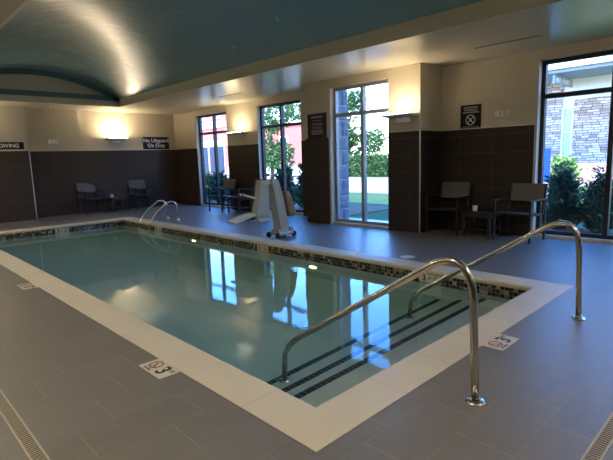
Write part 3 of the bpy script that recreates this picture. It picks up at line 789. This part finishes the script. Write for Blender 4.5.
pl = thing('stone_pillar', 'grey block stone pillar outside the bay window', 'pillar', (6.46,5.69,-.1))
rnd = random.Random(3)
e = MB(); z = 0; hgt = [.34,.30,.36,.31,.33,.30,.35,.32,.34,.31,.33,.35,.4]
for i, h in enumerate(hgt):
    split = .0 if i % 2 else .5
    for (x0, x1) in ([(-.26,.26)] if split == 0 else [(-.26,.02),(.03,.26)]):
        j = [rnd.uniform(-.012,.022) for _ in range(8)]
        y0, y1 = -.16, .14
        n = 4; vs = []; fs = []
        # rock-faced block: a grid on the two faces one can see, bulging outward
        e.box((x0+.008,y0+.012,z+.008),(x1-.008,y1-.012,z+h-.008))
        G = 5
        for face in ('y','x'):
            o_ = len(e.v); vs = []
            for a in range(G+1):
                for b2 in range(G+1):
                    u_ = a/G; v_ = b2/G; edge = (a in (0,G)) or (b2 in (0,G))
                    bl = -.004 if edge else rnd.uniform(.008,.035)
                    if face == 'y': vs.append((x0+.008+(x1-x0-.016)*u_, y0+.012-bl, z+.008+(h-.016)*v_))
                    else: vs.append((x0+.008-bl, y0+.012+(y1-y0-.024)*u_, z+.008+(h-.016)*v_))
            fs = [(a*(G+1)+b2,(a+1)*(G+1)+b2,(a+1)*(G+1)+b2+1,a*(G+1)+b2+1) for a in range(G) for b2 in range(G)]
            e.add(vs, fs)
    z += h
e.build('block_courses', M['pillar'], pl)
e = MB(); e.box((-.245,-.14,0),(.245,.13,z)); e.build('mortar_core', M['concrete'], pl)

# stone building across the lawn
sb = thing('stone_building', 'stone clad building with white canopy seen through the nearest window', 'building', (20,3,-.2))
def LB(mb, a, b2, mi=0): mb.box((a[0]-20,a[1]-3,a[2]+.2),(b2[0]-20,b2[1]-3,b2[2]+.2), mi)
e = MB(); LB(e,(20,-14,-.2),(22,4.93,3.42)); LB(e,(20,5.36,-.2),(22,6.6,4.5)); LB(e,(20,4.93,-.2),(22,5.36,.36)); e.build('stone_wall', M['stone_y'], sb)
e = MB(); LB(e,(20.05,-14,3.42),(22,4.93,4.25)); LB(e,(20.05,4.93,3.12),(22,5.36,4.5)); e.build('upper_wall', M['bwhite'], sb)
e = MB(); LB(e,(17.8,-14,4.22),(20.2,6.2,4.34)); e.build('canopy_soffit', M['bgrey'], sb)
e = MB(); LB(e,(17.6,-14,4.34),(17.85,6.25,4.72)); e.build('canopy_fascia', M['bwhite'], sb)
e = MB(); LB(e,(17.8,-14,4.7),(26,6.6,4.85)); e.build('canopy_roof', M['bgrey'], sb)
wn = MB(); LB(wn,(19.98,4.93,.34),(20.04,5.0,3.12)); LB(wn,(19.98,5.29,.34),(20.04,5.36,3.12)); LB(wn,(19.98,5.0,.34),(20.04,5.29,.42)); LB(wn,(19.98,5.0,3.04),(20.04,5.29,3.12)); LB(wn,(19.98,5.0,2.1),(20.04,5.29,2.16))
wf_ = wn.build('window_frame', M['bwhite'], sb)
wn = MB(); LB(wn,(20.05,5.0,.42),(20.07,5.29,3.04)); wn.build('pane', M['jamb'], wf_)
sg = thing('fascia_sign', 'dark bar sign with white lettering under the canopy outside', 'sign', (19.4,5.05,4.22))
e = MB(); e.box((-1.5,-.03,-.34),(.6,.03,-.04)); e.build('sign_bar', M['bgrey'], sg)
e = MB(); rr = random.Random(5); x = -1.25
for i in range(9):
    wd = .10
    if i != 3:
        e.box((x,-.038,-.26),(x+.03,-.031,-.12)); e.box((x,-.038,-.15),(x+wd,-.031,-.12))
        if i % 2: e.box((x,-.038,-.26),(x+wd,-.031,-.23))
        if i % 3 == 0: e.box((x+wd-.03,-.038,-.26),(x+wd,-.031,-.12))
    x += .17
e.build('sign_letters', M['letter'], sg)
e = MB(); e.box((-1.3,-.015,-.04),(-1.27,.015,.0)); e.box((.4,-.015,-.04),(.43,.015,0)); e.build('sign_hanger', M['bgrey'], sg)
bp = thing('blue_panel', 'blue upright panel on posts at the far side of the lawn', 'panel', (13.6,3.70,-.08))
e = MB(); e.box((-.03,-.12,.55),(.03,.16,1.55)); e.build('board', M['blue'], bp)
for yy in (-.1,.12): e = MB(); e.box((-.025,yy,0),(.025,yy+.03,.6)); e.build('post', M['bgrey'], bp)

# red building across the road
rb = thing('red_building', 'red clad building with white bands and dark shopfront across the road', 'building', (26,40,-.1))
def RB(mb, a, b2): mb.box((a[0]-26,a[1]-40,a[2]+.1),(b2[0]-26,b2[1]-40,b2[2]+.1))
e = MB(); RB(e,(26,38,-.1),(29,62,7.6)); RB(e,(26.0,25.6,-.1),(28.2,38,4.3)); e.build('red_wall', M['red'], rb)
e = MB()
for z0, z1 in ((2.95,3.4),(4.75,5.35),(7.4,7.75)): RB(e,(25.85,38,z0),(26.0,62,z1))
RB(e,(25.85,25.6,4.2),(26.0,38,4.5)); RB(e,(25.9,25.6,.0),(26,38,.75)); e.build('white_band', M['bwhite'], rb)
for k in range(8):
    y0 = 38.4+k*2.9
    fr = MB(); RB(fr,(25.92,y0,.1),(25.99,y0+2.66,2.9)); fr = fr.build('shopfront', M['bwhite'], rb)
    p = MB(); RB(p,(25.88,y0+.06,.15),(25.915,y0+1.3,2.84)); RB(p,(25.88,y0+1.36,.15),(25.915,y0+2.6,2.84)); p.build('pane', M['bdark'], fr)
    fr = MB(); RB(fr,(25.92,y0+.4,5.6),(25.99,y0+1.9,7.2)); fr = fr.build('upper_window', M['bwhite'], rb)
    p = MB(); RB(p,(25.88,y0+.5,5.7),(25.915,y0+1.8,7.1)); p.build('pane', M['bgrey'], fr)
for y0 in (28.9,32.4,35.6):
    fr = MB(); RB(fr,(25.92,y0,.9),(25.99,y0+1.1,3.35)); fr = fr.build('tall_window', M['bwhite'], rb)
    p = MB(); RB(p,(25.88,y0+.13,1.0),(25.915,y0+.97,3.22)); p.build('pane', M['bdark'], fr)

# planting
def leaf_quad(mb, p, d, L, Wd, rnd):
    d = Vector(d).normalized(); a = Vector((rnd.uniform(-1,1),rnd.uniform(-1,1),rnd.uniform(-1,1)))
    s = d.cross(a)
    if s.length < 1e-3: s = Vector((1,0,0))
    s.normalize(); p = Vector(p)
    mb.add([p, p+d*L*.5+s*Wd*.5, p+d*L, p+d*L*.5-s*Wd*.5], [(0,1,2,3)])
def tree(name, label, x, y, h, cr, mat, n=2600, trunk=.35, seed=1, group=None, leaf=.16, zs=1.):
    rnd = random.Random(seed); root = thing(name, label, 'tree', (x,y,-.1), 0, group)
    t = MB(); t.tube([(0,0,0),(.03,.02,h*.3),(-.03,.03,h*.6),(0,0,h*.85)], [h*.02,h*.016,h*.012,h*.004], 8)
    cl = []
    for i in range(11):
        a = rnd.uniform(0,2*PI); rr = cr*rnd.uniform(.15,.75); zz = h*(trunk+(1-trunk)*rnd.uniform(.12,.88))
        q = (rr*math.cos(a), rr*math.sin(a), zz); cl.append((q, cr*rnd.uniform(.38,.6)))
        t.tube([(0,0,max(h*.2,zz-h*.22)), (q[0]*.5,q[1]*.5,zz-h*.08), q], [h*.008,h*.005,h*.002], 5)
    t.build('trunk', M['bark'], root)
    f_ = MB()
    for i in range(n):
        (c_, r_) = rnd.choice(cl); v = Vector((rnd.gauss(0,1),rnd.gauss(0,1),rnd.gauss(0,1))).normalized()*r_*rnd.uniform(.35,1)**.5
        v.z *= .85*zs
        leaf_quad(f_, Vector(c_)+v, v+Vector((rnd.uniform(-.5,.5),rnd.uniform(-.5,.5),-.3))*r_, leaf*rnd.uniform(.7,1.3), leaf*.6, rnd)
    f_.build('foliage', mat, root, fix=False)
    return root
def bush(label, x, y, h, r, mat, n=900, seed=1, group=None, L=.16, Wd=.05, name='leafy_shrub', stems=14):
    rnd = random.Random(seed); root = thing(name, label, 'shrub', (x,y,-.07), 0, group)
    st = MB(); f_ = MB(); tips = []
    for i in range(stems):
        a = 2*PI*(i+rnd.random())/stems; k = rnd.uniform(.15,1); q = Vector((r*k*math.cos(a), r*k*math.sin(a), h*(1-.75*k*k)*rnd.uniform(.8,1.05)))
        st.tube([(q.x*.3,q.y*.3,0),(q.x*.7,q.y*.7,q.z*.5),q], [.010,.007,.003], 5); tips.append(q)
    st.build('stem', M['bark'], root)
    for i in range(n):
        q = rnd.choice(tips); k = rnd.uniform(.02,1)**.8; p = Vector((q.x*(.35+.65*k)+rnd.gauss(0,.05), q.y*(.35+.65*k)+rnd.gauss(0,.05), q.z*k+.02))
        a = rnd.uniform(0,2*PI); d = Vector((math.cos(a),math.sin(a),rnd.uniform(.1,1.3)))
        leaf_quad(f_, p, d, L*rnd.uniform(.6,1.25), Wd*rnd.uniform(.8,1.4), rnd)
    f_.build('foliage', mat, root, fix=False); return root
GB = 'shrubs in the planting beds outside'
bush('dark green shrub just outside the nearest window, left one', 8.0,1.46,1.22,.46, M['leaf_dark'], 3600, 11, GB, .13, .03, stems=46)
bush('dark green shrub just outside the nearest window, right one', 7.9,.80,1.15,.36, M['leaf_dark'], 3000, 12, GB, .13, .03, stems=40)
bush('bright yellow green shrub against the stone building', 17.6,4.45,1.25,.75, M['leaf_light'], 1100, 13, GB, .22, .10, stems=20)
for i, (x, y, h) in enumerate([(8.15,13.6,1.05),(7.9,12.55,1.0),(8.0,11.5,.85)]):
    bush(['leafy shrub outside the farthest window, left one','leafy shrub outside the farthest window, middle one','leafy shrub outside the farthest window, right one'][i], x, y, h, .45, M['leaf_mid'] if i == 0 else M['leaf_dark'], 800, 20+i, GB, .3, .07)
for i, (x, y, h) in enumerate([(7.7,9.85,.95),(7.75,8.9,1.25),(7.7,7.95,1.2)]):
    bush(['leafy shrub outside the window behind the lift, left one','leafy shrub outside the window behind the lift, middle one','leafy shrub outside the window behind the lift, right one'][i], x, y, h, .42, M['leaf_dark'], 800, 30+i, GB, .26, .075)
GT = 'trees outside'
tree('young_tree', 'young leafy tree on the lawn seen through the window behind the lift', 12.4,15.0,4.6,1.15, M['leaf_mid'], 2600, .2, 41, GT, .17)
tree('street_tree', 'tall green tree beyond the road, left in the bay window', 27.8,23.6,7.4,1.3, M['leaf_mid'], 2600, .12, 42, GT, .26)
tree('street_tree', 'shorter green tree beyond the road, right in the bay window', 31.0,20.9,3.9,1.2, M['leaf_light'], 1800, .15, 43, GT, .24)
tree('street_tree', 'distant tree between the two trees in the bay window', 46,35.0,4.6,2.2, M['leaf_mid'], 1500, .15, 44, GT, .4)
tree('street_tree', 'tall tree rising behind the lower red wing', 38,42.2,10.0,2.2, M['leaf_mid'], 2200, .3, 45, GT, .4)
tree('street_tree', 'pale green tree standing before the taller red block', 23.5,31.0,7.2,1.5, M['leaf_light'], 700, .35, 46, GT, .2)
# clipped hedge on the far road verge
hd = thing('clipped_hedge', 'clipped green hedge beyond the road outside the bay window', 'hedge', (26.2,19.2,-.1))
rnd = random.Random(9); f_ = MB()
for i in range(5200):
    p = Vector((rnd.uniform(-.5,.5), rnd.uniform(-4.5,4.5), rnd.uniform(.05,1.45)))
    if rnd.random() < .6: p.x = -.5+rnd.uniform(-.04,.1)
    elif rnd.random() < .5: p.z = 1.45+rnd.uniform(-.08,.06)
    leaf_quad(f_, p, (rnd.uniform(-1,.3),rnd.uniform(-1,1),rnd.uniform(-.2,1)), .2, .12, rnd)
f_.build('foliage', M['leaf_mid'], hd, fix=False)
e = MB(); e.box((-.42,-4.45,0),(.42,4.45,1.36)); e.build('inner_growth', M['leaf_dark'], hd)
lp = thing('street_lamp', 'thin dark street lamp post beyond the hedge', 'street lamp', (35.2,24.9,-.1))
e = MB(); e.tube([(0,0,0),(0,0,5.6)], [.07,.05], 8); e.build('pole', M['black_frame'], lp)
e = MB(); e.cbox((-.25,0,5.62),(.7,.2,.1)); e.build('lamp_head', M['black_frame'], lp)

# ------------------------------------------------------------------ light
wd = bpy.data.worlds.new('world'); SC.world = wd; wd.use_nodes = True
nt = wd.node_tree; nt.nodes.clear()
sky = nt.nodes.new('ShaderNodeTexSky'); sky.sky_type = 'NISHITA'; sky.sun_disc = False
sky.sun_elevation = math.radians(52); sky.sun_rotation = math.radians(250); sky.air_density = 1.0; sky.dust_density = .1; sky.ozone_density = 2.5
bg = nt.nodes.new('ShaderNodeBackground'); bg.inputs[1].default_value = .78
ow = nt.nodes.new('ShaderNodeOutputWorld'); hs = nt.nodes.new('ShaderNodeHueSaturation'); hs.inputs['Saturation'].default_value = 1.35; nt.links.new(sky.outputs[0], hs.inputs['Color']); mu = nt.nodes.new('ShaderNodeMix'); mu.data_type = 'RGBA'; mu.blend_type = 'MULTIPLY'; mu.inputs[0].default_value = 1.; mu.inputs[7].default_value = (.82, .80, 1.02, 1); nt.links.new(hs.outputs[0], mu.inputs[6]); nt.links.new(mu.outputs[2], bg.inputs[0]); nt.links.new(bg.outputs[0], ow.inputs[0])
sl = bpy.data.lights.new('sun', 'SUN'); sl.energy = 5.6; sl.angle = .009; sl.color = (1., .91, .80)
so = bpy.data.objects.new('sun', sl); COL.objects.link(so)
dirv = Vector((.55, .28, -.80)).normalized(); so.rotation_euler = dirv.to_track_quat('-Z', 'Y').to_euler(); so.location = (-5,-5,20)

# ------------------------------------------------------------------ camera
yaw, pit, rol = -0.0, 0., 0.
yaw = math.radians(43.948); pit = math.radians(-8.705); rol = math.radians(-1.8157)
F = Vector((math.sin(yaw)*math.cos(pit), math.cos(yaw)*math.cos(pit), math.sin(pit)))
R0 = Vector((math.cos(yaw), -math.sin(yaw), 0)); U0 = R0.cross(F)
Rv = R0*math.cos(rol)+U0*math.sin(rol); Uv = -R0*math.sin(rol)+U0*math.cos(rol)
cd = bpy.data.cameras.new('camera'); co = bpy.data.objects.new('camera', cd); COL.objects.link(co)
cd.sensor_fit = 'HORIZONTAL'; cd.sensor_width = 36.; cd.lens = 469.29/613*36; cd.clip_end = 500
co.matrix_world = Matrix(((Rv.x,Uv.x,-F.x,-1.44709),(Rv.y,Uv.y,-F.y,-1.48222),(Rv.z,Uv.z,-F.z,1.4025),(0,0,0,1)))
SC.camera = co
SC.view_settings.view_transform = 'Standard'
SC.view_settings.look = 'None'
SC.view_settings.exposure = 1.6
SC.cycles.max_bounces = 14; SC.cycles.diffuse_bounces = 6; SC.cycles.glossy_bounces = 6; SC.cycles.transmission_bounces = 10; SC.cycles.transparent_max_bounces = 12
SC.cycles.sample_clamp_indirect = 8.; SC.cycles.use_denoising = True
